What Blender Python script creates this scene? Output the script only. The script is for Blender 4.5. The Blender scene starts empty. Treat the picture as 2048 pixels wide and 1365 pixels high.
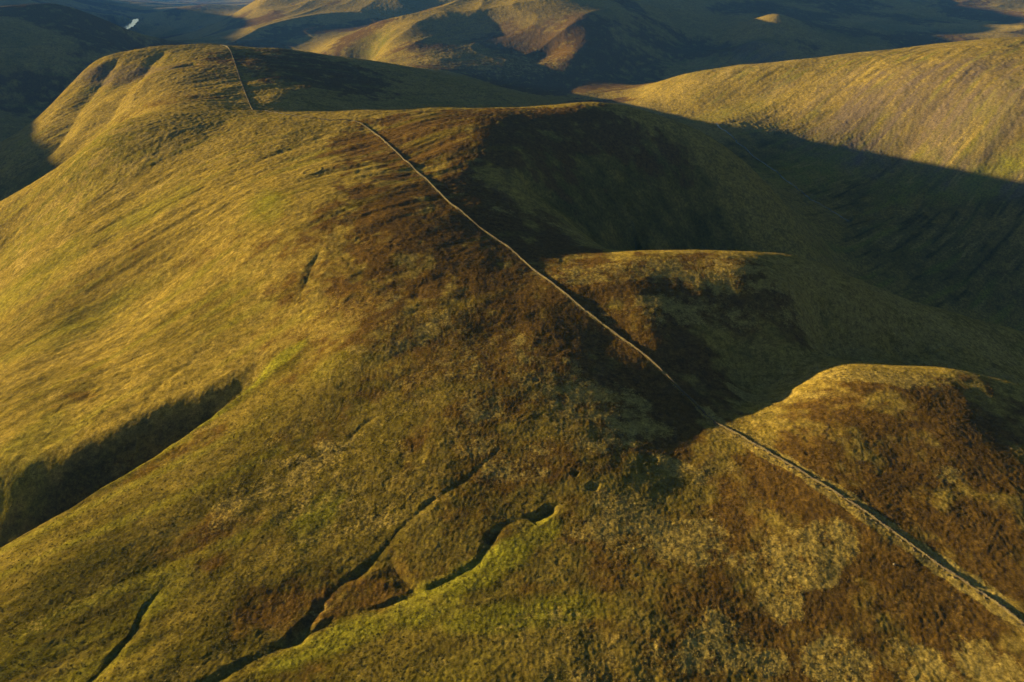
import bpy, bmesh, math, random
import numpy as np
from mathutils import Vector, Matrix

# ---------------------------------------------------------------- camera, sky, sun, exposure
C = bpy.context.scene
cam_d = bpy.data.cameras.new('camera'); cam = bpy.data.objects.new('camera', cam_d); C.collection.objects.link(cam)
cam_d.sensor_width = 36.0; cam_d.lens = 36.0*1384.0/2048.0
cam_d.clip_start = 1.0; cam_d.clip_end = 40000.0
cam.location = (0, 0, 120.0); cam.rotation_euler = (math.radians(90-28.8), 0, 0)
C.camera = cam
SUN_AZ, SUN_EL = math.radians(159), math.radians(6.2)      # direction towards the sun, from +x counter-clockwise
w = bpy.data.worlds.new('World'); C.world = w; w.use_nodes = True
nt = w.node_tree; bg = nt.nodes['Background']
sky = nt.nodes.new('ShaderNodeTexSky'); sky.sky_type = 'NISHITA'; sky.sun_disc = False
sky.ozone_density = 1.2; sky.dust_density = 0.3; sky.sun_elevation = SUN_EL; sky.sun_rotation = math.radians(90)-SUN_AZ
nt.links.new(sky.outputs[0], bg.inputs[0]); bg.inputs[1].default_value = 0.030
sl = bpy.data.lights.new('sun', 'SUN'); sl.energy = 5.0; sl.angle = math.radians(0.5); sl.color = (1.0, 0.74, 0.30)
sun = bpy.data.objects.new('sun', sl); C.collection.objects.link(sun)
sdir = Vector((math.cos(SUN_EL)*math.cos(SUN_AZ), math.cos(SUN_EL)*math.sin(SUN_AZ), math.sin(SUN_EL)))
sun.rotation_euler = sdir.to_track_quat('Z', 'Y').to_euler()
C.view_settings.view_transform = 'Standard'; C.view_settings.look = 'None'
C.view_settings.exposure = 2.5; C.view_settings.gamma = 1.0
# ---------------------------------------------------------------- terrain
TH = math.radians(28.8); FP = 1384.0; CAMZ = 120.0
def sight(px, py, z):
    """ground point of height z seen at a photograph position (used as survey points of the relief)"""
    v = (py-682.5)/FP; u = (px-1024)/FP
    t = (math.sin(TH)+v*math.cos(TH))/(math.cos(TH)-v*math.sin(TH))
    y = (CAMZ-z)/t
    return (u*(y*math.cos(TH)+(CAMZ-z)*math.sin(TH)), y)
S = """
2048 1250 0;1740 1040 1;1500 880 1;1412 825 0;1240 675 5.5;1080 550 11;960 455 15.5;830 340 21.5;735 255 26
700 226 27;900 218 28.5;1100 216 29;1200 206 31;505 218 19;600 224 23
495 195 18;480 155 22;465 115 30;452 95 33
190 122 20;260 105 28;330 92 32;400 87.5 34;560 100 29;640 110 20;760 130 11;900 160 -2;1000 190 -13;1080 212 -22
700 160 10;850 190 -6;640 180 15.5;570 140 24;570 195 17.5
175 165 4;115 220 -16;75 255 -31;0 290 -46;250 170 6;300 150 20
300 215 14;250 215 2;200 260 -12;100 320 -39;30 370 -58
0 405 -40;60 370 -27;120 330 -11;190 285 7;240 250 16;310 228 21;400 222 22
0 600 -47;0 500 -47;0 750 -41;0 900 -33;100 880 -29;250 400 -9;400 300 12;500 400 9.5;650 400 17;400 550 -9;600 550 4.5;800 550 10
150 480 -22;200 650 -30;350 650 -16;500 700 -8;700 700 3;900 700 5;1100 700 5.3;700 850 -3;900 850 1;1150 850 2;1330 800 1.5;1250 800 2.8
500 780 -9;300 930 -15;150 1020 -19;0 1100 -24;200 820 -24;
0 1365 -13;300 1365 -10;1024 1365 -5;1024 1200 -4.5;1024 1000 -2.5;700 1000 -5.5;700 1200 -8;500 1300 -9.5;400 1000 -10.5;300 1200 -12;0 1200 -17;700 1365 -7;450 1150 -10
1400 1000 -1;1400 1200 -3;1400 1365 -4;1700 1200 -1.5;1700 1365 -3;2048 1365 -2;2048 1100 2;1800 900 3.6;2048 900 3.6;1250 930 1
1700 745 4.5;1900 735 3;2048 768 2;2048 820 3.5;1640 680 -12;1800 690 -22;2048 735 -38;1500 770 -5;1580 775 0;1650 850 4
1350 560 12;1300 640 9;1500 600 9;1560 505 6;1440 510 12;1300 508 13;1650 530 -1;1750 575 -11;1900 625 -27;2048 665 -45;1600 600 5;1400 720 3;1750 640 -12
1000 300 27;1280 222 26;1400 262 8;1500 330 -15;1560 400 -35;1620 480 -62;1200 330 8;1300 400 -14;1400 470 -40
1080 370 12;1200 470 -14;1300 495 -34;1100 480 8;1000 420 17;1150 260 24
1430 248 -45;1480 290 -55;1600 380 -77;1750 470 -98;1900 560 -120;2048 620 -138;1700 545 -104
1300 175 -40;1400 148 -20;1550 143 -8;1700 142 0;1850 122 16;2048 103 30
1500 200 -35;1600 270 -52;1800 200 -15;1800 300 -55;2048 200 -2;2048 320 -48;1900 420 -88;2048 450 -88
1100 165 -60;1280 190 -50;1150 195 -60;1000 170 -62
960 58 -3;800 95 -25;1100 110 -35;1000 150 -50;870 72 -10;920 95 -22
750 122 -57;820 30 14;800 50 2;770 90 -27;890 8 29;870 40 -25;740 50 -7;700 90 -35;960 -5 44
560 30 -15;620 -5 20;430 80 -52;650 95 -56;500 60 -38;680 50 -30;590 70 -45
350 18 -56;290 45 -95;420 8 -45;360 80 -112;520 15 -60
140 11 43;60 30 25;0 34 23;210 35 20;250 55 2;330 85 -55;100 150 -43;0 200 -67;0 250 -87;60 232 -88;200 90 -11;300 110 -40
1560 28 22;1480 32 6;1530 80 -13;1560 130 -54;1700 80 -24;1800 110 -48;1850 20 2;1250 150 -61;1350 120 -51;1300 50 2;1450 100 -43;1420 55 -15
1150 100 -22;1200 60 4;1100 30 24;1100 -5 50;1300 -5 42;1500 -5 34;1700 -5 30;2048 -5 30;2048 60 -12;1620 60 -8
"""
W = """
0 650 -12;100 660 -42;200 900 -56;-100 1150 -30;100 1100 -58;-150 620 5;-300 1200 -62;-450 1120 -70;-600 850 -96;-560 1000 -92
-700 600 -110;-520 470 -98;-430 380 -90;-400 560 -66;-330 300 -84;-300 230 -90;-260 150 -86;-220 90 -72;-600 250 -110
130 345 -48;180 370 -78;95 330 -26;420 380 -142;360 300 -100;300 230 -70;250 160 -40;200 90 -10;150 40 3;500 300 -130
-160 60 -20;-80 50 -12;0 40 -5;80 40 -2;-150 30 -20
650 450 -80;700 650 0;800 900 40;650 1100 10;450 1200 -40;300 1250 -60
-1686 3430 -125;-1098 2447 -125;-1400 2950 -125;
-3000 5000 -90;-1500 5000 -105;-2200 8000 -80;-500 4800 40;0 3200 90;1000 3500 90;2200 3400 80;-3500 9000 120;0 9000 150;4000 9000 150;-1500 2000 -60;-1400 1400 60;-1900 1000 40;-1600 600 20
-1600 0 -60;-900 -200 -90;-2500 2500 40;-4500 3000 60;-5000 0 60
900 300 -60;1300 800 60;1500 1800 20;1200 200 20;2500 1000 60;5000 3000 100;5000 0 80;1500 0 0;300 -200 -30;0 -200 -10;-300 -100 -70
100 2200 100;600 2500 90;1300 2500 80;-300 2400 90;-700 2500 60;-1000 750 8;-2000 2350 105;-2100 2000 120;-2250 2700 140;-2600 3300 150;-930 560 2;-1100 950 35;-1150 400 0
"""  # last row includes unseen hills on the left, added to cast shade
def _pts():
    P = []
    for q in S.replace('\n', ';').split(';'):
        if q.strip():
            a, b, c = map(float, q.split()); x, y = sight(a, b, c); P.append((x, y, c))
    for q in W.replace('\n', ';').split(';'):
        if q.strip(): P.append(tuple(map(float, q.split())))
    return np.array(P)
YO = 0.0
def warp(x, y): return np.arctan2(x, y+YO), np.log(np.hypot(x, y+YO))
_P = _pts()
def _fit():
    a, l = warp(_P[:, 0], _P[:, 1]); n = len(a)
    r2 = (a[:, None]-a)**2+(l[:, None]-l)**2
    K = 0.5*r2*np.log(r2+1e-12)+np.eye(n)*2e-4
    Q = np.c_[np.ones(n), a, l]
    A = np.block([[K, Q], [Q.T, np.zeros((3, 3))]])
    return a, l, np.linalg.solve(A, np.r_[_P[:, 2], 0, 0, 0])
_A, _L, _C = _fit()
def tps(a, l):
    out = _C[-3]+_C[-2]*a+_C[-1]*l
    for i in range(len(_A)):
        r2 = (a-_A[i])**2+(l-_L[i])**2
        out += _C[i]*0.5*r2*np.log(r2+1e-12)
    return out
# coarse table of the relief, read back with a cubic filter
A0, A1, NA = -math.pi*0.8, math.pi*0.8, 1500
L0, L1, NL = math.log(18.0), math.log(14000.0), 1500
def _table():
    aa = np.linspace(A0, A1, NA); ll = np.linspace(L0, L1, NL)
    return tps(aa[None, :].repeat(NL, 0), ll[:, None].repeat(NA, 1))
TAB = _table()
def base(x, y):
    a, l = warp(x, y)
    fa = np.clip((a-A0)/(A1-A0)*(NA-1), 1, NA-3.001); fl = np.clip((l-L0)/(L1-L0)*(NL-1), 1, NL-3.001)
    ia = fa.astype(np.int32); il = fl.astype(np.int32); ta = fa-ia; tl = fl-il
    def w(t): return (0.5*(-t+2*t*t-t**3), 0.5*(2-5*t*t+3*t**3), 0.5*(t+4*t*t-3*t**3), 0.5*(t**3-t*t))
    wa, wl = w(ta), w(tl); o = 0
    for i in range(4):
        o = o+wl[i]*sum(wa[j]*TAB[il+i-1, ia+j-1] for j in range(4))
    return o
_rng = np.random.RandomState(7)
PERM = np.tile(_rng.permutation(1024).astype(np.int32), 2)
_ga = _rng.rand(1024)*2*math.pi; GX = np.cos(_ga).astype(np.float32); GY = np.sin(_ga).astype(np.float32)
def noise(x, y, s=0):
    """gradient noise, about -0.7..0.7"""
    ix = np.floor(x); iy = np.floor(y); fx = (x-ix).astype(np.float32); fy = (y-iy).astype(np.float32)
    ix = (ix.astype(np.int32)+s*131) & 1023; iy = (iy.astype(np.int32)+s*57) & 1023
    u = fx*fx*fx*(fx*(fx*6-15)+10); v = fy*fy*fy*(fy*(fy*6-15)+10)
    p0 = PERM[ix]; p1 = PERM[(ix+1) & 1023]; iy1 = (iy+1) & 1023
    def g(p, j, dx, dy):
        h = PERM[p+j]
        return GX[h]*(fx-dx)+GY[h]*(fy-dy)
    a = g(p0, iy, 0, 0); b = g(p1, iy, 1, 0); c = g(p0, iy1, 0, 1); d = g(p1, iy1, 1, 1)
    return (a+(b-a)*u)+((c+(d-c)*u)-(a+(b-a)*u))*v
def fbm(x, y, sc, oc, s=0, gain=0.5):
    o = 0; A = 1.0
    for k in range(oc):
        o = o+A*noise(x/sc+17.3*k, y/sc-9.1*k, s+k); A *= gain; sc *= 0.47
    return o
def sstep(a, b, x):
    t = np.clip((x-a)/(b-a), 0, 1); return t*t*(3-2*t)
def polyd(x, y, pts):
    """distance to a polyline and position 0..1 along it, signed side"""
    D = np.full(x.shape, 1e9); T = np.zeros(x.shape); Sg = np.zeros(x.shape)
    pts = np.array(pts); L = np.r_[0, np.cumsum(np.hypot(*(np.diff(pts[:, :2], axis=0).T)))]
    for i in range(len(pts)-1):
        ax, ay = pts[i, :2]; bx, by = pts[i+1, :2]; dx, dy = bx-ax, by-ay; q = dx*dx+dy*dy
        t = np.clip(((x-ax)*dx+(y-ay)*dy)/q, 0, 1)
        ex = x-ax-t*dx; ey = y-ay-t*dy; d = np.hypot(ex, ey)
        m = d < D
        D = np.where(m, d, D); T = np.where(m, (L[i]+t*math.sqrt(q))/L[-1], T); Sg = np.where(m, np.sign(ex*dy-ey*dx), Sg)
    return D, T, Sg
# ---------------------------------------------------------------- gullies, hummocks and rills
def on_base(px, py, r0=60.0):
    """where a sight line of the survey meets the smooth relief"""
    v = (py-682.5)/FP; u = (px-1024)/FP
    dy = math.cos(TH)-v*math.sin(TH); dz = -(math.sin(TH)+v*math.cos(TH)); h = math.hypot(u, dy)
    r = r0*1.004**np.arange(1400); x = u/h*r; y = dy/h*r
    g = base(x, y)-(CAMZ+dz/h*r)
    i = int(np.argmax(g > 0)); i = max(i, 1)
    f = g[i-1]/(g[i-1]-g[i]); rr = r[i-1]+(r[i]-r[i-1])*f
    return (u/h*rr, dy/h*rr)
def trace(s): return [on_base(*map(float, q.split())) for q in s.split(';')]
# path ; (half width start,end) ; (depth start,end) ; sharpness
GUL = [
 ("1010 887;980 915;949 942;905 975;861 1003;835 1025;807 1050;778 1085;753 1111;715 1145;678 1169;637 1213;600 1262;545 1300", (.6, 1.2), (0.3, .8), 1.0),
 ("1150 990;1130 1000;1070 1025;1003 1050;975 1095;949 1128;900 1158;847 1179;760 1212;678 1233;576 1287;474 1335;427 1365;330 1410", (.8, 1.5), (0.2, .7), 1.1),
 ("1240 925;1130 1000;1003 1050;949 1128;847 1179;678 1233;474 1335;300 1420", (7, 13), (0.2, .5), 1.3),
 ("332 1172;292 1213;271 1260;224 1315;190 1355;120 1400", (.7, 1.3), (0.3, .9), 1.0),
 ("529 700;500 722", (1.2, 2.2), (.4, .5), 1.0),
 ("753 833;725 850;697 876", (0.7, 1.2), (0.2, 0.25), 1.0),
 ("640 500;622 540;605 580", (2.0, 3.0), (0.5, .6), 1.2),
 ("180 790;155 800;120 812", (3.0, 6.0), (.4, .4), 1.0),
 ("820 770;760 800;700 815;640 850", (3.0, 6.0), (0.2, .25), 1.2),
 ("470 735;400 765;340 815;300 850", (4.0, 7.0), (0.5, .7), 1.0),
 ("390 720;330 760;290 800", (2.0, 4.0), (0.4, .5), 1.0),
 ("1480 812;1455 804;1432 798", (0.8, 0.8), (0.9, 0.9), 1.0),
 ("1340 815;1370 835;1345 850", (2., 2.), (.6, 0.4), 1.0),
 ("240 116;205 155;165 205;130 260;90 310", (9, 24), (3, 7), 1.2),
 ("330 103;290 145;240 200;205 250", (8, 16), (2, 4), 1.2),
 ("930 480;885 495", (2, 2), (0.4, 0.3), 1.0),
 ("700 600;722 590;740 610", (2.0, 2.0), (0.3, 0.2), 1.0),
 ("0 820;60 800;120 790", (3, 5), (0.4, 0.4), 1.0),
 ("40 700;110 660;200 620;280 590", (2, 4), (0.4, 0.3), 1.1),
 ("60 560;160 510;250 470", (3, 3), (0.9, 0.6), 1.1),
 ("250 560;330 520;400 490", (2, 3), (0.9, 0.6), 1.1),
 ("840 1190;800 1150;775 1110", (2, 2), (0.9, 0.3), 1.0),
 ("430 1010;380 1050;330 1090", (2, 3), (0.2, 0.2), 1.0),
 ("1110 1010;1060 1040", (1, 1.5), (1.2, 1.2), 1.0),
 ("560 955;600 925;650 905;700 900", (2.5, 1.5), (0.25, 0.2), 1.0),
 ("1040 360;1110 390;1190 460;1290 495", (10, 18), (3, 10), 1.2),
 ("1470 820;1520 775;1600 720;1700 682;1830 700", (5, 14), (1.0, 5.0), 1.2),
]
GW = [(trace(g[0]),)+g[1:] for g in GUL]
# the big gully on the left lies behind its own near rim
_rim = [sight(*p) for p in ((560, 725, -6), (500, 780, -9), (400, 855, -12.5), (300, 930, -15), (150, 1020, -19), (0, 1100, -24), (-200, 1190, -30))]
_off = (3, 6, 10, 13, 17, 20, 24)
GW.append(([(x-.62*o, y+.78*o) for (x, y), o in zip(_rim, _off)], (4, 21), (1.0, 36.0), 1.0, (1.4, .62)))
G1 = len(GW)-1
PITS = [(1298, 912, 2.8, .35), (1185, 970, 2.0, .35), (1073, 765, 1.3, .5), (1150, 945, 1.4, .4), (640, 1215, 1.2, .3), (712, 600, 6.0, .35), (980, 1075, 2.0, .8), (370, 130, 14, 4)]
PW = [on_base(p[0], p[1])+p[2:] for p in PITS]
FOLD = on_base(624, 342)
LAKES = [([sight(*p, -112) for p in ((225, 66), (262, 50), (298, 36), (306, 33))], 42), ([sight(*p, -112) for p in ((325, 88), (372, 85))], 35)]
def height(x, y, fine=True):
    r = np.hypot(x, y); z = base(x, y)
    near = 1-sstep(700, 1300, r); far = sstep(1000, 1700, r)
    # eroded relief of the distant hills
    if far.max() > 0:
        wx = x+60*noise(x/400, y/400, 71); wy = y+60*noise(x/400, y/400, 72)
        rg = 1-np.abs(2*noise(wx/330, wy/330, 73)); rg2 = 1-np.abs(2*noise(wx/130, wy/150, 74))
        z = z+far*((rg**2-.6)*11+(rg2**2-.6)*3.0)*(1-np.exp(-((x+1400)/700)**2-((y-2900)/900)**2))
    mid = sstep(450, 650, r)
    # flank rills run down the slope, from upper right to lower left in plan
    for (ang, x0, x1, amp, sc, ln, sd) in ((32, -2000, -30, .6, 12, 60, 5), (38, 250, 1500, .7, 19, 110, 9)):
        if r.min() > 1600: break
        ca, sa = math.cos(math.radians(ang)), math.sin(math.radians(ang))
        wob = 14*noise(x/90, y/90, sd+40)
        p = x*ca+y*sa+wob; q = -x*sa+y*ca+wob*.6
        m = sstep(x0-60, x0+60, x)*(1-sstep(x1-50, x1+40, x))*(sstep(250, 420, r) if x0 > 0 else 1.0)*(1-sstep(1100, 1600, r))
        if x0 < 0 and r.min() < 500: m = m*(.25+.75*sstep(20, 60, polyd(x, y, GW[G1][0])[0]))
        m = m*(0.45+0.9*sstep(-.25, .35, noise(x/110, y/110, sd+3)))
        n = noise(q/sc, p/ln, sd)+.5*noise(q/(sc*.4), p/(ln*.45), sd+1)
        n = n-.7*np.clip(-noise(q/(sc*.7), p/(ln*1.2), sd+2)-.12, 0, 1)*2
        z = z+m*n*amp
    z0 = z
    # gullies
    for pts, wd, dp, pw, *sd in GW:
        sd = sd[0] if sd else ((1.0, 1.7) if wd[1] < 4 else (1.25, .9))
        P = np.array(pts); c = P.mean(0); R = np.hypot(*(P-c).T).max()+wd[1]*2*max(sd)+10
        m = (x-c[0])**2+(y-c[1])**2 < R*R
        if not m.any(): continue
        xm, ym = x[m], y[m]; jit = 0.5*wd[0]
        wob = min(.35*wd[1], 2.2) if wd[1] < 20 else .4; jit = min(jit, .8)
        xw = xm+jit*noise(xm/7, ym/7, 31)+wob*noise(xm/22, ym/22, 33); yw = ym+jit*noise(xm/7, ym/7, 32)+wob*noise(xm/22, ym/22, 34)
        D, T, Sg = polyd(xw, yw, pts)
        if wd[1] > 6:
            ax = P[-1]-P[0]; T = np.clip(((xm-P[0, 0])*ax[0]+(ym-P[0, 1])*ax[1])/(ax@ax), 0, 1)
        h = (wd[0]+(wd[1]-wd[0])*T)*(1+(.5 if wd[1] < 12 else .1)*noise(xm/max(9, 2*wd[1]), ym/max(9, 2*wd[1]), 37)); d = dp[0]+(dp[1]-dp[0])*(T**1.12 if wd[1] > 20 else T)
        if wd[1] < 4:
            h = h*(1+.7*noise(xm/3.5, ym/3.5, 38)); d = d*(.35+.9*sstep(-.35, .3, noise(xm/11, ym/11, 39)))
        h = h*np.where(Sg > 0, sd[0], sd[1])
        k = np.clip(D/(h*1.7), 0, 1)
        prof = (1-k**pw)**1.6
        if wd[1] > 20 and pw == 1.0: prof = .15*(1-k)**2+.85*(1-sstep(0, 1, k))
        ends = sstep(0, .3 if wd[1] < 4 else .08 if wd[1] < 20 else .12, T)*(1-.8*sstep(.93, 1., T))
        e = z[m]-d*prof*np.clip(ends+.25*(1-k), 0, 1)
        e = e+.07*d*np.exp(-((D/h-1.6)/.5)**2)*(1-k*.3)*ends*(wd[1] < 6)
        z[m] = e
    for a, b, rad, dp in PW:
        m = (x-a)**2+(y-b)**2 < (rad*3)**2
        if m.any():
            d = np.hypot(x[m]-a, (y[m]-b)*1.2)/(rad*(1+.35*noise(x[m]/(rad*.8), y[m]/(rad*.8), 55)))
            z[m] = z[m]-dp*(1-sstep(.55, 1.1, d))
    d = np.hypot(x-FOLD[0], y-FOLD[1]); m = d < 14
    if m.any(): z[m] = z[m]+.4*np.exp(-((d[m]-5.2)/.7)**2)
    if far.max() > 0:
        m = (x < -900) & (y > 1800) & (y < 4500)
        for pts, hw in LAKES:
            if m.any():
                D = polyd(x[m]+40*noise(x[m]/150, y[m]/150, 81), y[m], pts)[0]
                z[m] = np.where(D < hw*1.6, np.where(D < hw, -114., np.maximum(z[m], -111.)), z[m])
    # broad unevenness and hummocks
    z = z+(1-far)*(fbm(x, y, 75, 2, 3)*2.0+mid*fbm(x, y, 130, 2, 8)*3)
    hum = 0.55+0.9*sstep(-.3, .4, noise(x/45, y/45, 12))
    z = z+hum*(fbm(x, y, 13, 2, 21)*.32)*(1+sstep(300, 900, r)*.6)
    if fine:
        # shallow peat hags with soft edges
        if near.max() > 0:
            hg = sstep(.05, .4, noise(x/50, y/50, 61))*near
            z = z-hg*.13*sstep(.0, .22, fbm(x, y, 8, 3, 62))
        t1 = fbm(x, y, 3.1, 3, 41, .62)
        z = z+t1*.10*(1+sstep(180, 800, r)*3.4)
        z = z+noise(x/.95, y/.95, 47)*.08*(1-sstep(250, 420, r))
    return z

def height_grid(a, rr):
    """heights on a polar grid, in row blocks on four threads"""
    from concurrent.futures import ThreadPoolExecutor
    Z = np.empty((len(rr), len(a)), np.float64)
    def job(i):
        R = rr[i:i+64][:, None]; Z[i:i+64] = height(R*np.sin(a)[None], R*np.cos(a)[None])
    with ThreadPoolExecutor(4) as ex: list(ex.map(job, range(0, len(rr), 64)))
    return Z
# ---------------------------------------------------------------- surface cover where it grows, with some shade and sunlit lift painted in
def world_blob(x, y, lst, s):
    """soft patches given by ground position, radii in metres (along, across, turn)"""
    o = np.zeros(x.shape)
    jx = .35*noise(x/14, y/14, s)+.2*noise(x/5, y/5, s+1)
    for a, b, r1, r2, ang, wt in lst:
        ca, sa = math.cos(ang), math.sin(ang); dx, dy = x-a, y-b
        d = np.hypot((dx*ca+dy*sa)/r1, (-dx*sa+dy*ca)/r2)+jx
        o = np.maximum(o, wt*(1-sstep(.45, 1.15, d)))
    return o
def spots(s):
    L = []
    for q in s.split(';'):
        px, py, r1, r2, ang, wt = map(float, q.split()); x, y = on_base(px, py)
        L.append((x, y, r1, r2, math.radians(ang), wt))
    return L
HEATH = spots("850 650 50 50 0 .7;1050 850 40 36 0 .6;700 520 50 50 0 .5;1000 1000 30 26 0 .4;1750 1150 60 44 0 .8;1400 1150 40 34 0 .62;1500 1330 50 26 0 .62;1150 1100 30 30 0 .45;950 1050 30 30 0 .35;600 650 40 40 0 .35;550 480 60 60 0 .3;1500 1080 40 26 0 .55;1800 1200 40 26 0 .6;1650 950 34 26 0 .6;1350 1280 30 20 0 .4;1700 870 34 24 0 .6;1100 950 24 24 0 .4;700 1190 24 12 0 .4;560 1210 20 12 0 .45;420 1080 20 14 0 .5;380 900 24 12 40 .5;150 800 14 10 0 .5;640 850 20 14 0 .4;860 960 18 14 0 .5;1150 640 60 75 20 1;1000 480 50 70 0 1;1400 570 50 32 -10 1;850 400 60 60 0 1;900 260 90 75 0 1;1100 235 110 40 0 .9;1330 690 22 22 0 1;1250 760 40 30 0 .9;780 560 40 50 0 .75;1900 900 60 45 0 .75;1850 1050 35 26 0 .8;1300 900 30 25 0 .5;1560 1000 26 20 0 .6;1950 1250 26 24 0 .85;650 150 90 110 0 .9;560 120 90 100 0 .7;1050 170 300 150 0 .95;1250 170 150 90 0 .8;1600 1300 30 20 0 .6;1750 800 30 24 0 .6;960 830 30 40 0 .5;330 200 40 90 60 .5;1200 205 60 30 0 .9;1800 1250 26 22 0 .6;400 150 80 80 0 .4")
STRAW_SUNLIFT = spots("200 350 90 60 30 .5;100 440 70 40 30 .45;350 330 60 40 30 .45;300 180 60 60 60 .5;60 520 50 30 30 .4;1750 600 50 26 0 .8;1650 650 40 20 0 .8;1850 650 50 22 0 .8;1600 560 30 20 0 .7;1980 700 40 14 0 .7;1980 745 30 6 -10 .7;1860 722 24 5 0 .7;1600 1120 13 11 20 .95;1660 1080 8 7 0 1;1560 1190 7 8 0 1;1500 1130 8 6 0 .8;1380 1080 14 12 0 .7;1250 1060 16 12 0 .5;1200 830 22 20 0 .7;1100 760 26 18 0 .45;1270 1020 14 10 0 .6;1440 930 7 5 0 .7;1700 745 34 7 -20 .9;1560 790 20 5 -30 1;1620 735 14 4 -30 1;1900 950 6 4 20 .7;1840 1340 8 8 0 .9;1680 1320 8 8 0 .9;1500 1330 9 8 0 .7;1980 1340 8 8 0 .8;1350 930 10 4 -35 .9;1250 1000 12 6 0 .6;1480 870 9 3 -35 1;1380 620 40 14 0 .5;1300 540 60 14 0 .7;1560 575 22 6 0 .9;1450 570 20 8 0 .6;760 700 30 14 30 .4;860 640 30 18 20 .4;700 620 26 16 20 .4;650 960 30 20 20 .45;760 1000 24 14 20 .45;900 760 30 20 0 .4;980 700 30 20 0 .4;1000 880 24 18 0 .4;1250 1330 16 12 0 .5;1120 1290 16 12 0 .4;1420 1300 12 10 0 .5;1100 440 40 16 20 .4;1600 640 40 26 0 .35;1700 600 50 26 0 .3;1450 150 200 40 10 .5;1660 165 120 50 20 .4;300 240 40 20 40 .5;350 180 50 60 50 .4;240 190 30 60 50 .3;520 205 60 16 0 .5;700 215 70 12 0 .5;960 120 200 120 0 .5;1850 320 80 25 0 .3")  # straw, plus left-flank spots that paint in extra sunlit brightness
GREEN_SHADE = spots("1200 400 60 70 0 .8;1350 420 60 60 0 .8;1150 330 50 40 0 .5;150 1150 40 22 0 .9;60 1300 40 22 0 1;350 1300 30 20 0 .9;400 1100 30 20 0 .7;200 950 22 40 -50 .9;80 980 20 40 -50 1;320 860 14 30 -50 .8;480 790 10 34 -40 1;560 730 10 20 -40 .9;640 1020 14 20 -30 .6;560 950 20 20 0 .5;1020 1110 8 16 -40 1;950 1170 8 14 -60 1;850 1210 8 12 -70 1;700 1270 8 14 -70 .9;560 1330 8 14 -60 .9;1080 1060 8 10 -40 .8;1000 1230 18 8 0 .9;1150 1200 14 6 0 .7;760 1300 20 10 0 .6;300 1200 20 26 0 .6;100 1250 30 30 0 .7;60 800 40 30 0 .6;100 480 60 50 0 .45;80 650 60 40 0 .5;250 560 50 40 0 .35;540 420 20 34 0 .35;400 640 40 30 -30 .5;100 1000 40 40 0 .6;1600 300 160 60 30 .7;1900 280 120 60 30 .6;1750 380 110 50 20 .6;2000 360 100 60 0 .7;1850 500 100 80 0 .6;1450 200 150 70 30 .3;200 300 50 40 0 .6;60 360 60 40 0 .6;1460 1150 10 10 0 .3;1350 1200 12 10 0 .4;760 100 150 60 0 .5;450 900 40 30 -30 .45;1030 440 30 30 0 .3;1770 1150 10 8 0 .3;1500 1230 14 8 0 .3")  # green growth, plus lower-left spots that paint in foreground shade
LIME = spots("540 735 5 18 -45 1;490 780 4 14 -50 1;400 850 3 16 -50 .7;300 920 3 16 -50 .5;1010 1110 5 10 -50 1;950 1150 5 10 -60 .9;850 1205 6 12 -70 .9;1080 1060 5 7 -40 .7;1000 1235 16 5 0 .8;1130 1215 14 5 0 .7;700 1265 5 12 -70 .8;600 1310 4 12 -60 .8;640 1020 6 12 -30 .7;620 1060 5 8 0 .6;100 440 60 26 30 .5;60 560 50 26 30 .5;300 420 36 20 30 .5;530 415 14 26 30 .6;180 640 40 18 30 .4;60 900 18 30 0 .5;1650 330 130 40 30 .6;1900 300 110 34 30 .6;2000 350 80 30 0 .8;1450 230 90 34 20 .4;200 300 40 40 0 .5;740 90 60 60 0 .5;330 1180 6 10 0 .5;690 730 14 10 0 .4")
SCREE = spots("1800 200 110 85 35 .85;1900 180 110 70 35 .8;1700 230 90 40 35 .6;1660 180 80 30 35 .45;1960 240 80 50 35 .7;1560 175 40 20 35 .4;210 150 16 70 60 .8;285 145 14 60 60 .8;370 132 22 8 30 .9;1530 100 80 60 0 .6;1960 312 24 10 30 .7;2040 370 26 14 30 .7;1000 60 220 120 0 .35")
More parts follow.
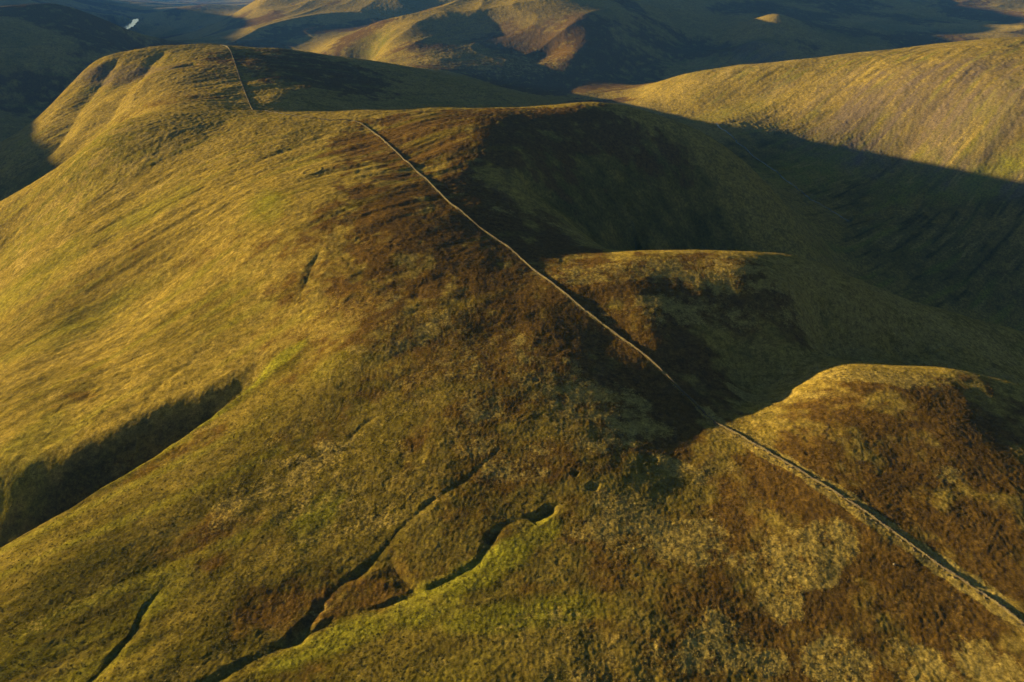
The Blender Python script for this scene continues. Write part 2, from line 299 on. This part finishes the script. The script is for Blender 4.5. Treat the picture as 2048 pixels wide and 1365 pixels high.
def cover(x, y, z, wall):
    r = np.hypot(x, y)
    hz = base(x, y)
    nb = fbm(x, y, 95, 3, 101); ns = fbm(x, y, 17, 3, 111); nf = fbm(x, y, 4.5, 3, 121)
    heat = np.clip(world_blob(x, y, HEATH, 201)+.3*sstep(.1, .5, nb)*(r < 1200), 0, 1)
    farh = sstep(900, 1400, r); heat = np.maximum(heat, farh*sstep(-.25, .4, fbm(x, y, 260, 4, 131)))
    heat = sstep(.25, .75, heat*(.95+.9*ns)+.30*nf*sstep(.05, .3, heat))
    st = world_blob(x, y, STRAW_SUNLIFT, 211)
    st = np.clip(st*(.75+.8*ns+.9*nf), 0, 1)+.22*sstep(.2, .5, ns)*(r < 800)
    # tufts left long on both sides of the wall
    d = wall
    ww = (.5+2.4*sstep(55, 62, x)+(1.3*noise(x/8, y/8, 88)+1.2*noise(x/2.5, y/2.5, 89))*(.4+.6*sstep(55, 62, x)))*(.35+.65*sstep(-.4, .15, noise(x/25, y/25, 87)))
    st = np.maximum(st, (1-sstep(ww*.75, ww*1.2+.5, d))*.9*(r < 480))
    gr = np.clip(world_blob(x, y, GREEN_SHADE, 221)*(.9+.7*ns), 0, 1)
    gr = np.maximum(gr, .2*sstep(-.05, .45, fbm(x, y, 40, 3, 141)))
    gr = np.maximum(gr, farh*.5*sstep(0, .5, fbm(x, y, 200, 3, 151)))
    lime0 = None
    for ang, x0, x1, s in ((32, -2000, 0, 171), (38, 250, 1600, 181)):
        ca, sa = math.cos(math.radians(ang)), math.sin(math.radians(ang)); wob = 14*noise(x/90, y/90, s+5)
        p = x*ca+y*sa+wob; q = -x*sa+y*ca+.6*wob
        m = sstep(x0-80, x0+80, x)*(1-sstep(x1-80, x1+60, x))*(r < 1500)*(.6 if x0 < 0 else 1)
        n = noise(q/7, p/60, s)+.6*noise(q/2.6, p/28, s+1)
        gr = np.clip(gr+m*.55*sstep(.12, .5, n), 0, 1); st = np.clip(st+m*.5*sstep(.15, .55, -n), 0, 1)
        lime0 = m*.6*sstep(.1, .5, noise(q/9, p/75, s+3)) if lime0 is None else np.maximum(lime0, m*.6*sstep(.1, .5, noise(q/9, p/75, s+3)))
        heat = np.clip(heat+m*.35*sstep(.3, .6, noise(q/4, p/35, s+2)), 0, 1)
    near_shade = (1-sstep(-40, 15, x))*(1-sstep(190, 260, r))  # painted shade: darkens the near and lower-left ground like a vignette
    near_shade = np.maximum(near_shade, .75*(1-sstep(40, 75, x))*(1-sstep(170, 260, r)))
    gr = np.maximum(gr, near_shade*(.8+.5*ns)*(1-.35*sstep(150, 240, r)))
    ca, sa = math.cos(math.radians(38)), math.sin(math.radians(38))
    p = x*ca+y*sa; q = -x*sa+y*ca
    sc = world_blob(x, y, SCREE, 231)
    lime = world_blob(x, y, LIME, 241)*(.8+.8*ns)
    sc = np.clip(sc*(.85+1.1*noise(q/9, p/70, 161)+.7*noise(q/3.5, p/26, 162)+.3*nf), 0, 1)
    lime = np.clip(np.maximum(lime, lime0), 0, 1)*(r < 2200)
    return heat, np.clip(st, 0, 1), gr, sc, lime

def node_mix(nt, a, b, f):
    n = nt.nodes.new('ShaderNodeMix'); n.data_type = 'RGBA'; n.clamp_factor = True
    for s, v in ((n.inputs[6], a), (n.inputs[7], b), (n.inputs[0], f)):
        if isinstance(v, bpy.types.NodeSocket): nt.links.new(v, s)
        else: s.default_value = v
    return n.outputs[2]
def node_noise(nt, vec, scale, detail=4, rough=.6):
    n = nt.nodes.new('ShaderNodeTexNoise'); n.inputs['Scale'].default_value = scale
    n.inputs['Detail'].default_value = detail; n.inputs['Roughness'].default_value = rough
    nt.links.new(vec, n.inputs['Vector']); return n.outputs[0]
def node_map(nt, v, a, b, c=0., d=1.):
    n = nt.nodes.new('ShaderNodeMapRange'); nt.links.new(v, n.inputs[0])
    for i, k in enumerate((a, b, c, d)): n.inputs[i+1].default_value = k
    return n.outputs[0]
def col(r, g, b): return (r, g, b, 1)
def moor_material():
    m = bpy.data.materials.new('moorland'); m.use_nodes = True; nt = m.node_tree
    bs = nt.nodes['Principled BSDF']; bs.inputs['Roughness'].default_value = 1.0
    bs.inputs['Specular IOR Level'].default_value = 0.0
    tc = nt.nodes.new('ShaderNodeTexCoord'); P = tc.outputs['Object']
    at = nt.nodes.new('ShaderNodeAttribute'); at.attribute_name = 'cover'
    sp = nt.nodes.new('ShaderNodeSeparateColor'); nt.links.new(at.outputs['Color'], sp.inputs[0])
    heat, st, gr = sp.outputs; sc = at.outputs['Alpha']
    n1 = node_map(nt, node_noise(nt, P, .9, 5, .7), .35, .65)
    n2 = node_map(nt, node_noise(nt, P, .12, 5, .65), .35, .65)
    n3 = node_map(nt, node_noise(nt, P, .33, 4, .7), .4, .68)
    n4 = node_map(nt, node_noise(nt, P, 2.2, 3, .6), .3, .7)
    grass = node_mix(nt, col(*GRASS1), col(*GRASS2), n2)
    grass = node_mix(nt, grass, col(*GRASS3), node_map(nt, n3, .2, 1.2, 0, .7))
    green = node_mix(nt, col(*GREEN_SHADE1), col(*GREEN_SHADE2), n1)
    hea = node_mix(nt, col(*HEA1), col(*HEA2), n3)
    hea = node_mix(nt, hea, col(*HEA3), node_map(nt, n1, .55, 1., 0, .8))
    straw = node_mix(nt, col(*STR1), col(*STR2), n1)
    scr = node_mix(nt, col(*SCR1), col(*SCR2), n1)
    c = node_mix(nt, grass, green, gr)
    c = node_mix(nt, c, hea, heat)
    la = nt.nodes.new('ShaderNodeAttribute'); la.attribute_name = 'lush'
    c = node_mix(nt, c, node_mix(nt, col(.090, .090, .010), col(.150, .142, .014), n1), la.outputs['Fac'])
    c = node_mix(nt, c, scr, sc)
    # straw shows as clumps: threshold the fine noise by the amount of straw
    mth = nt.nodes.new('ShaderNodeMath'); mth.operation = 'ADD'; nt.links.new(node_noise(nt, P, 1.1, 3, .7), mth.inputs[0]); nt.links.new(st, mth.inputs[1])
    c = node_mix(nt, c, straw, node_map(nt, mth.outputs[0], .78, 1.15))
    hs = nt.nodes.new('ShaderNodeHueSaturation'); nt.links.new(c, hs.inputs['Color'])
    n5 = node_map(nt, node_noise(nt, P, .5, 7, .78), .38, .64, .58, 1.45)
    mv = nt.nodes.new('ShaderNodeMath'); mv.operation = 'MULTIPLY'; nt.links.new(node_map(nt, n4, 0, 1, .66, 1.34), mv.inputs[0]); nt.links.new(n5, mv.inputs[1])
    nt.links.new(mv.outputs[0], hs.inputs['Value'])
    nt.links.new(hs.outputs[0], bs.inputs['Base Color'])
    bp = nt.nodes.new('ShaderNodeBump'); bp.inputs['Strength'].default_value = .6; bp.inputs['Distance'].default_value = .14
    nt.links.new(node_noise(nt, P, 1.6, 4, .7), bp.inputs['Height']); nt.links.new(bp.outputs[0], bs.inputs['Normal'])
    return m
GRASS1 = (.178, .130, .025); GRASS2 = (.096, .074, .018); GRASS3 = (.25, .182, .046)
GREEN_SHADE1 = (.030, .026, .005); GREEN_SHADE2 = (.066, .055, .008)  # greens kept extra dark so the foreground colour carries shade
HEA1 = (.076, .045, .010); HEA2 = (.050, .030, .008); HEA3 = (.105, .064, .016)
STR1 = (.22, .165, .045); STR2 = (.13, .096, .024)
SCR1 = (.112, .085, .055); SCR2 = (.075, .056, .038)

def build_mesh(name, co, quads, mat, smooth=True):
    me = bpy.data.meshes.new(name); n = len(co)
    me.vertices.add(n); me.vertices.foreach_set('co', np.asarray(co, np.float32).ravel())
    q = np.asarray(quads, np.int32); k = q.shape[1]
    me.loops.add(q.size); me.loops.foreach_set('vertex_index', q.ravel())
    me.polygons.add(len(q)); me.polygons.foreach_set('loop_start', np.arange(0, q.size, k, dtype=np.int32))
    me.polygons.foreach_set('loop_total', np.full(len(q), k, np.int32))
    me.update(calc_edges=True)
    me.polygons.foreach_set('use_smooth', np.full(len(q), smooth))
    if mat: me.materials.append(mat)
    return me
def link(name, me, parent=None, **props):
    o = bpy.data.objects.new(name, me); C.collection.objects.link(o); o.parent = parent
    for k, v in props.items(): o[k] = v
    return o

# wall line surveyed on the relief
def path_of(s, step):
    pts = trace(s); P = np.array(pts)
    L = np.r_[0, np.cumsum(np.hypot(*np.diff(P, axis=0).T))]
    t = np.arange(0, L[-1], step); X = np.interp(t, L, P[:, 0]); Y = np.interp(t, L, P[:, 1])
    k = int(max(3, 8/step)); ker = np.hanning(2*k+1); ker /= ker.sum()
    pad = lambda v: np.convolve(np.r_[2*v[0]-v[k:0:-1], v, 2*v[-1]-v[-2:-k-2:-1]], ker, 'valid')
    return pad(X), pad(Y), t
WALLS = [("2140 1330;2048 1252;1980 1200;1900 1150;1820 1095;1740 1040;1660 985;1600 945;1550 912;1500 880;1470 863;1440 847;1427 838", .34),
         ("1411 824;1395 806;1375 788;1350 765;1330 745;1300 718;1240 675;1200 645;1160 615;1120 582;1080 550;1050 527;1020 500;985 475;960 455;930 427;900 403;870 375;850 357;830 340;805 315;780 290;760 272;735 255;715 245;690 240;660 240;630 236;600 231;575 228;550 224;530 221;506 219.5", .40),
         ("505 217;500 208;495 196;488 180;480 158;474 140;468 120;462 106;456 97;451 93;440 91", .55)]
_a = np.linspace(-1.75, 1.6, 2)
def angles():
    inn = np.arange(-.78, .78, .00115); st = .00115; out = [inn[-1]]
    while out[-1] < 2.0: st = min(st*1.06, .02); out.append(out[-1]+st)
    right = np.array(out[1:]); left = -np.array([v for v in out[1:]])[::-1]
    return np.r_[left, inn, right]
def radii():
    l = [math.log(26.)]
    while l[-1] < math.log(13000.):
        r = math.exp(l[-1]); l.append(l[-1]+(.004 if r < 80 else .00175 if r < 1100 else .0024 if r < 2600 else .006))
    return np.exp(l)
AA, RR = angles(), radii()
ZZ = height_grid(AA, RR)
def ground_z(x, y):
    """height of the built ground mesh"""
    a = np.arctan2(x, y); r = np.hypot(x, y)
    j = np.clip(np.searchsorted(AA, a)-1, 0, len(AA)-2); i = np.clip(np.searchsorted(RR, r)-1, 0, len(RR)-2)
    tj = np.clip((a-AA[j])/(AA[j+1]-AA[j]), 0, 1); ti = np.clip((r-RR[i])/(RR[i+1]-RR[i]), 0, 1)
    return (ZZ[i, j]*(1-ti)+ZZ[i+1, j]*ti)*(1-tj)+(ZZ[i, j+1]*(1-ti)+ZZ[i+1, j+1]*ti)*tj
WP = [path_of(s, st) for s, st in WALLS]
def wall_dist(x, y):
    D = np.full(x.shape, 99.)
    for X, Y, t in WP:
        k = max(1, int(3/(t[1]-t[0]))); P = list(zip(X[::k], Y[::k]))+[(X[-1], Y[-1])]
        xs = [p[0] for p in P]; ys = [p[1] for p in P]
        m = (x > min(xs)-12) & (x < max(xs)+12) & (y > min(ys)-12) & (y < max(ys)+12)
        if m.any():
            d = polyd(x[m], y[m], P)[0]; D[m] = np.minimum(D[m], d)
    return D
def build_ground():
    nr, na = ZZ.shape
    X = RR[:, None]*np.sin(AA)[None]; Y = RR[:, None]*np.cos(AA)[None]
    co = np.stack([X, Y, ZZ], -1).reshape(-1, 3)
    i = (np.arange(nr-1)[:, None]*na+np.arange(na-1)[None]).ravel().astype(np.int32)
    q = np.stack([i, i+1, i+na+1, i+na], -1)[:, ::-1]
    me = build_mesh('ground', co, q, moor_material())
    cv = np.empty((nr, na, 5), np.float32)
    def job(k):
        s = slice(k, k+64); x, y = X[s], Y[s]
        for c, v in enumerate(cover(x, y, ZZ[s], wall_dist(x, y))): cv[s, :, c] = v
    from concurrent.futures import ThreadPoolExecutor
    with ThreadPoolExecutor(4) as ex: list(ex.map(job, range(0, nr, 64)))
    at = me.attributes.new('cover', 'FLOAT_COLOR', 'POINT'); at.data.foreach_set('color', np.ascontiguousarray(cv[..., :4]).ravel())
    at = me.attributes.new('lush', 'FLOAT', 'POINT'); at.data.foreach_set('value', np.ascontiguousarray(cv[..., 4]).ravel())
    return link('ground', me, kind='structure')
ground = build_ground()

# ---------------------------------------------------------------- dry stone walls
def stone_material(name, c1, c2, c3):
    m = bpy.data.materials.new(name); m.use_nodes = True; nt = m.node_tree; bs = nt.nodes['Principled BSDF']
    bs.inputs['Roughness'].default_value = .95; bs.inputs['Specular IOR Level'].default_value = .1
    tc = nt.nodes.new('ShaderNodeTexCoord'); P = tc.outputs['Object']
    vo = nt.nodes.new('ShaderNodeTexVoronoi'); vo.inputs['Scale'].default_value = 3.0; nt.links.new(P, vo.inputs['Vector'])
    sp = nt.nodes.new('ShaderNodeSeparateColor'); nt.links.new(vo.outputs['Color'], sp.inputs[0])
    c = node_mix(nt, col(*c1), col(*c2), sp.outputs[0])
    c = node_mix(nt, c, col(*c3), node_map(nt, node_noise(nt, P, .6, 4, .7), .5, .62))
    nt.links.new(c, bs.inputs['Base Color'])
    bp = nt.nodes.new('ShaderNodeBump'); bp.inputs['Distance'].default_value = .05; nt.links.new(vo.outputs['Distance'], bp.inputs['Height']); nt.links.new(bp.outputs[0], bs.inputs['Normal'])
    return m
M_WALL = stone_material('wall_stone', (.07, .055, .035), (.045, .036, .026), (.08, .066, .026))
M_COPE = stone_material('coping_stone', (.10, .08, .048), (.055, .044, .03), (.11, .09, .038))
rnd = np.random.RandomState(11)
def box_cloud(c, half, ang, tilt, jit=.18):
    """many small irregular blocks in one mesh: centres, half sizes, turn, tilt"""
    n = len(c); s = np.array([[x, y, z] for z in (-1, 1) for y in (-1, 1) for x in (-1, 1)], float)
    v = s[None]*half[:, None]*(1+jit*(rnd.rand(n, 8, 3)-.5)*2)
    ct, st = np.cos(tilt)[:, None], np.sin(tilt)[:, None]
    v = np.stack([v[..., 0], v[..., 1]*ct-v[..., 2]*st, v[..., 1]*st+v[..., 2]*ct], -1)
    ca, sa = np.cos(ang)[:, None], np.sin(ang)[:, None]
    v = np.stack([v[..., 0]*ca-v[..., 1]*sa, v[..., 0]*sa+v[..., 1]*ca, v[..., 2]], -1)+c[:, None]
    f = np.array([[0, 2, 3, 1], [4, 5, 7, 6], [0, 1, 5, 4], [2, 6, 7, 3], [0, 4, 6, 2], [1, 3, 7, 5]])
    return v.reshape(-1, 3), (np.arange(n)[:, None, None]*8+f[None]).reshape(-1, 4)
def build_wall(k, hgt, wid, label):
    X, Y, t = WP[k]; n = len(X)
    tx, ty = np.gradient(X), np.gradient(Y); L = np.hypot(tx, ty); nx, ny = -ty/L, tx/L
    wob = .12*noise(t/6, t*0, 91); X = X+nx*wob; Y = Y+ny*wob
    g = ground_z(X, Y); base0 = np.array([X[0], Y[0], g[0]])
    H = hgt*(1+.30*noise(t/7, t*0+3, 92)+.25*noise(t/1.6, t*0+3, 93))
    fall = sstep(.25, .42, noise(t/4.5, t*0+7, 94)); H = H*(1-.55*sstep(.62, .75, t/t[-1])*(k == 1)); H = H*(1-.6*fall)
    # cross-section, left foot to right foot, in five courses a side
    rows = []
    prof = [(-1, 0), (-.93, .22), (-.84, .45), (-.76, .7), (-.66, 1), (0, 1.0), (.66, 1), (.76, .7), (.84, .45), (.93, .22), (1, 0)]
    for s, h in prof:
        j = .05*(rnd.rand(n)-.5); off = (s*wid/2+np.sign(s)*.05*(rnd.rand(n)-.3))
        px_, py_ = X+nx*off, Y+ny*off
        gg = ground_z(px_, py_) if h == 0 else g
        rows.append(np.stack([px_, py_, (gg-.25 if h == 0 else g+H*h+j)], -1))
    co = np.stack(rows, 1)-base0; m = len(prof)
    i = (np.arange(n-1)[:, None]*m+np.arange(m-1)[None]).ravel()
    q = np.stack([i, i+m, i+m+1, i+1], -1)
    e = bpy.data.objects.new('stone_wall', None); C.collection.objects.link(e); e.location = base0
    e['label'] = label; e['category'] = 'stone wall'
    link('stone_courses', build_mesh('stone_courses', co.reshape(-1, 3), q, M_WALL, False), e)
    keep = (fall < .5) & (rnd.rand(n) > .08); tt = np.arctan2(ny, nx)
    nn = keep.sum()
    c = np.stack([X, Y, g+H+.08], -1)[keep]-base0+np.c_[.05*rnd.randn(nn, 2), np.zeros(nn)]
    half = np.c_[wid*.36*(1+.3*rnd.randn(nn)*.5), .13+.04*rnd.rand(nn), .07+.06*rnd.rand(nn)]*(1 if t[1] < .5 else 1.3)
    v, f = box_cloud(c, np.abs(half), tt[keep]+.25*rnd.randn(nn), .3*rnd.randn(nn))
    link('coping_stones', build_mesh('coping_stones', v, f, M_COPE, False), e)
    # stones fallen to the foot of the wall stay with it as one scatter of rubble
    k2 = int(n*.5); idx = rnd.randint(0, n, k2); side = np.where(rnd.rand(k2) < .65, 1, -1); o = side*(wid/2+.1+np.abs(rnd.randn(k2))*.45)
    x2, y2 = X[idx]+nx[idx]*o, Y[idx]+ny[idx]*o
    c = np.stack([x2, y2, ground_z(x2, y2)+.04], -1)-base0
    v, f = box_cloud(c, .09+.13*rnd.rand(k2, 3)**1.5, rnd.rand(k2)*6.3, .4*rnd.randn(k2))
    o = link('fallen_stones', build_mesh('fallen_stones', v, f, M_COPE, False), e); o['kind'] = 'stuff'
    return e
build_wall(0, .34, .42, 'low dry stone wall crossing the near brown knoll below the gap, to the bottom right corner')
build_wall(1, .48, .42, 'long pale dry stone wall climbing from the gap in the saddle over the brown heather ridge')
build_wall(2, .8, .65, 'short distant dry stone wall running up the golden second hill to its rounded top')

# tumbled stones in the gap between the two walls
def boulder(x, y, r, label, group=None):
    bm = bmesh.new(); bmesh.ops.create_icosphere(bm, subdivisions=2, radius=1)
    sd = rnd.rand(3)*50; sc = np.array([1, .75+.3*rnd.rand(), .55+.2*rnd.rand()])*r
    for v in bm.verts:
        p = np.array(v.co); k = 1+.35*float(noise(np.array([p[0]*1.3+sd[0]]), np.array([p[1]*1.3+p[2]*1.7+sd[1]]), 5)[0])
        v.co = Vector(p*k*sc)
    me = bpy.data.meshes.new('boulder'); bm.to_mesh(me); bm.free(); me.materials.append(M_COPE)
    z = float(ground_z(np.array([x]), np.array([y]))[0])
    o = link('boulder', me); o.location = (x, y, z+r*.2); o.rotation_euler = (.3*rnd.randn(), .3*rnd.randn(), rnd.rand()*6)
    o['label'] = label; o['category'] = 'boulder'
    if group: o['group'] = group
for px_, py_, r in ((1412, 826, .42), (1416, 829, .32), (1420, 831, .36), (1424, 835, .30), (1409, 830, .26), (1427, 829, .28), (1419, 824, .24), (1431, 836, .26)):
    x, y = on_base(px_, py_); boulder(x, y, r, 'pale tumbled stone lying in the gap between the two walls', 'tumbled stones in the wall gap')
x, y = on_base(1788, 1133); boulder(x, y, .38, 'single pale stone in brown turf beside the worn path near the lower wall')

# ---------------------------------------------------------------- tussocks, heather and rushes
def tuft_material(name, c1, c2):
    m = bpy.data.materials.new(name); m.use_nodes = True; nt = m.node_tree; bs = nt.nodes['Principled BSDF']
    bs.inputs['Roughness'].default_value = .9; bs.inputs['Specular IOR Level'].default_value = .05
    tc = nt.nodes.new('ShaderNodeTexCoord')
    nt.links.new(node_mix(nt, col(*c1), col(*c2), node_map(nt, node_noise(nt, tc.outputs['Object'], 1.7, 3, .7), .35, .65)), bs.inputs['Base Color'])
    return m
def scatter(n, pick, rmax, amin=-.72, amax=.72):
    """random ground positions, evenly spread over the land, kept by a weight of the cover"""
    r = np.sqrt(rnd.rand(n)*(rmax**2-70**2)+70**2); a = amin+(amax-amin)*rnd.rand(n)
    x, y = r*np.sin(a), r*np.cos(a); ok = rnd.rand(n) < pick(x, y)
    return x[ok], y[ok]
def tufts(name, mat, x, y, size, hgt, blades, label, cat, spread=.5):
    n = len(x); z = ground_z(x, y)-.03
    b = blades; a = rnd.rand(n, b)*2*math.pi; s = (size*(.6+.8*rnd.rand(n)))[:, None]; h = (hgt*(.6+.8*rnd.rand(n)))[:, None]*(.6+.4*rnd.rand(n, b))
    rt = s*(.15+.45*rnd.rand(n, b)); w_ = s*(.16+.14*rnd.rand(n, b)); ta = a+.5*rnd.randn(n, b)
    bx, by = x[:, None]+rt*np.cos(a), y[:, None]+rt*np.sin(a)
    ex, ey = -np.sin(a)*w_, np.cos(a)*w_
    tipx, tipy = bx+s*spread*np.cos(ta), by+s*spread*np.sin(ta); zz = z[:, None]+0*a
    v = np.stack([np.stack([bx-ex, by-ey, zz], -1), np.stack([bx+ex, by+ey, zz], -1), np.stack([tipx+ex*.5, tipy+ey*.5, zz+h], -1), np.stack([tipx-ex*.5, tipy-ey*.5, zz+h], -1)], 2)
    q = np.arange(n*b*4).reshape(-1, 4)
    o = link(name, build_mesh(name, v.reshape(-1, 3), q, mat, False), kind='stuff')
    o['label'] = label; o['category'] = cat
    return o
def pick_straw(x, y):
    he, st, gr, sc, lu = cover(x, y, None, wall_dist(x, y)); return np.clip(st*1.3-.35, 0, 1)*(.4+.9*sstep(-.1, .3, noise(x/1.8, y/1.8, 301)))
def pick_heather(x, y):
    he, st, gr, sc, lu = cover(x, y, None, wall_dist(x, y)); return he*(1-st)*(.3+.8*sstep(-.1, .3, noise(x/2.5, y/2.5, 302)))
def pick_rush(x, y):
    he, st, gr, sc, lu = cover(x, y, None, wall_dist(x, y)); return np.clip(.15+gr-he*1.5, 0, 1)*.5*(1-sstep(220, 320, np.hypot(x, y)))
tufts('tussock_grass', tuft_material('dry_grass', (.20, .15, .045), (.12, .09, .022)), *scatter(420000, pick_straw, 330), .30, .13, 5, 'pale straw coloured tussock grass along the wall and in patches on the near ground', 'grass')
tufts('heather', tuft_material('heather', (.085, .052, .015), (.055, .034, .010)), *scatter(200000, pick_heather, 380), .34, .09, 5, 'dark rusty brown heather covering the ridge on both sides of the wall', 'heather', .35)
tufts('rush_clumps', tuft_material('rushes', (.06, .052, .012), (.085, .07, .017)), *scatter(160000, pick_rush, 330, -.9), .36, .13, 5, 'olive green rush clumps on the wetter lower slopes and gully sides', 'rushes')

# ---------------------------------------------------------------- water
def water_material():
    m = bpy.data.materials.new('water'); m.use_nodes = True; nt = m.node_tree; bs = nt.nodes['Principled BSDF']
    bs.inputs['Base Color'].default_value = (.02, .035, .045, 1); bs.inputs['Roughness'].default_value = .12; bs.inputs['IOR'].default_value = 1.33
    tc = nt.nodes.new('ShaderNodeTexCoord'); bp = nt.nodes.new('ShaderNodeBump'); bp.inputs['Strength'].default_value = .2; bp.inputs['Distance'].default_value = .2
    nt.links.new(node_noise(nt, tc.outputs['Object'], .12, 4, .6), bp.inputs['Height']); nt.links.new(bp.outputs[0], bs.inputs['Normal'])
    return m
M_WATER = water_material()
lk, lq = [], []
for pts, hw in LAKES:
    P = np.array(pts); d = (P[-1]-P[0])/np.hypot(*(P[-1]-P[0])); nn = np.array([-d[1], d[0]])*hw*1.3; k = len(lk)
    P[0] -= d*hw*1.1; P[-1] += d*hw*1.1
    for p in P: lk += [(*(p+nn), -112.), (*(p-nn), -112.)]
    lq += [(k+2*i, k+2*i+1, k+2*i+3, k+2*i+2) for i in range(len(P)-1)]
link('lake', build_mesh('lake', lk, lq, M_WATER), kind='structure')
def stream(pts, wd):
    P = np.array(trace(pts)); L = np.r_[0, np.cumsum(np.hypot(*np.diff(P, axis=0).T))]; t = np.arange(0, L[-1], 1.5)
    X = np.interp(t, L, P[:, 0])+5*noise(t/18, t*0, 401)+1.5*noise(t/5, t*0, 402); Y = np.interp(t, L, P[:, 1])+5*noise(t/18, t*0+9, 403)
    tx, ty = np.gradient(X), np.gradient(Y); l = np.hypot(tx, ty); nx, ny = -ty/l, tx/l; w_ = wd*(1+.8*noise(t/9, t*0, 404))
    zc = ground_z(X, Y)+.12
    co = np.stack([np.stack([X-nx*w_, Y-ny*w_, zc], -1), np.stack([X+nx*w_, Y+ny*w_, zc], -1)], 1).reshape(-1, 3)
    i = np.arange(len(X)-1)*2; q = np.stack([i, i+1, i+3, i+2], -1)[:, ::-1]
    return link('stream', build_mesh('stream', co, q, M_WATER), kind='structure')
stream("1425 245;1450 262;1475 285;1510 312;1560 350;1620 395;1700 440", .6)

# ---------------------------------------------------------------- haze
def haze():
    bm = bmesh.new(); bmesh.ops.create_cube(bm, size=1); me = bpy.data.meshes.new('haze'); bm.to_mesh(me); bm.free()
    o = link('haze', me, kind='stuff'); lo = float(ZZ.min())-1; hi = max(float(ZZ.max()), 120)+8
    o.scale = (26400, 26400, hi-lo); o.location = (0, 0, (hi+lo)/2)
    m = bpy.data.materials.new('haze'); m.use_nodes = True; nt = m.node_tree; nt.nodes.remove(nt.nodes['Principled BSDF'])
    v = nt.nodes.new('ShaderNodeVolumePrincipled'); v.inputs['Color'].default_value = (.06, .26, 1, 1); v.inputs['Density'].default_value = HAZE; v.inputs['Anisotropy'].default_value = 0.0
    nt.links.new(v.outputs[0], nt.nodes['Material Output'].inputs['Volume']); me.materials.append(m)
HAZE = 4e-5
haze()
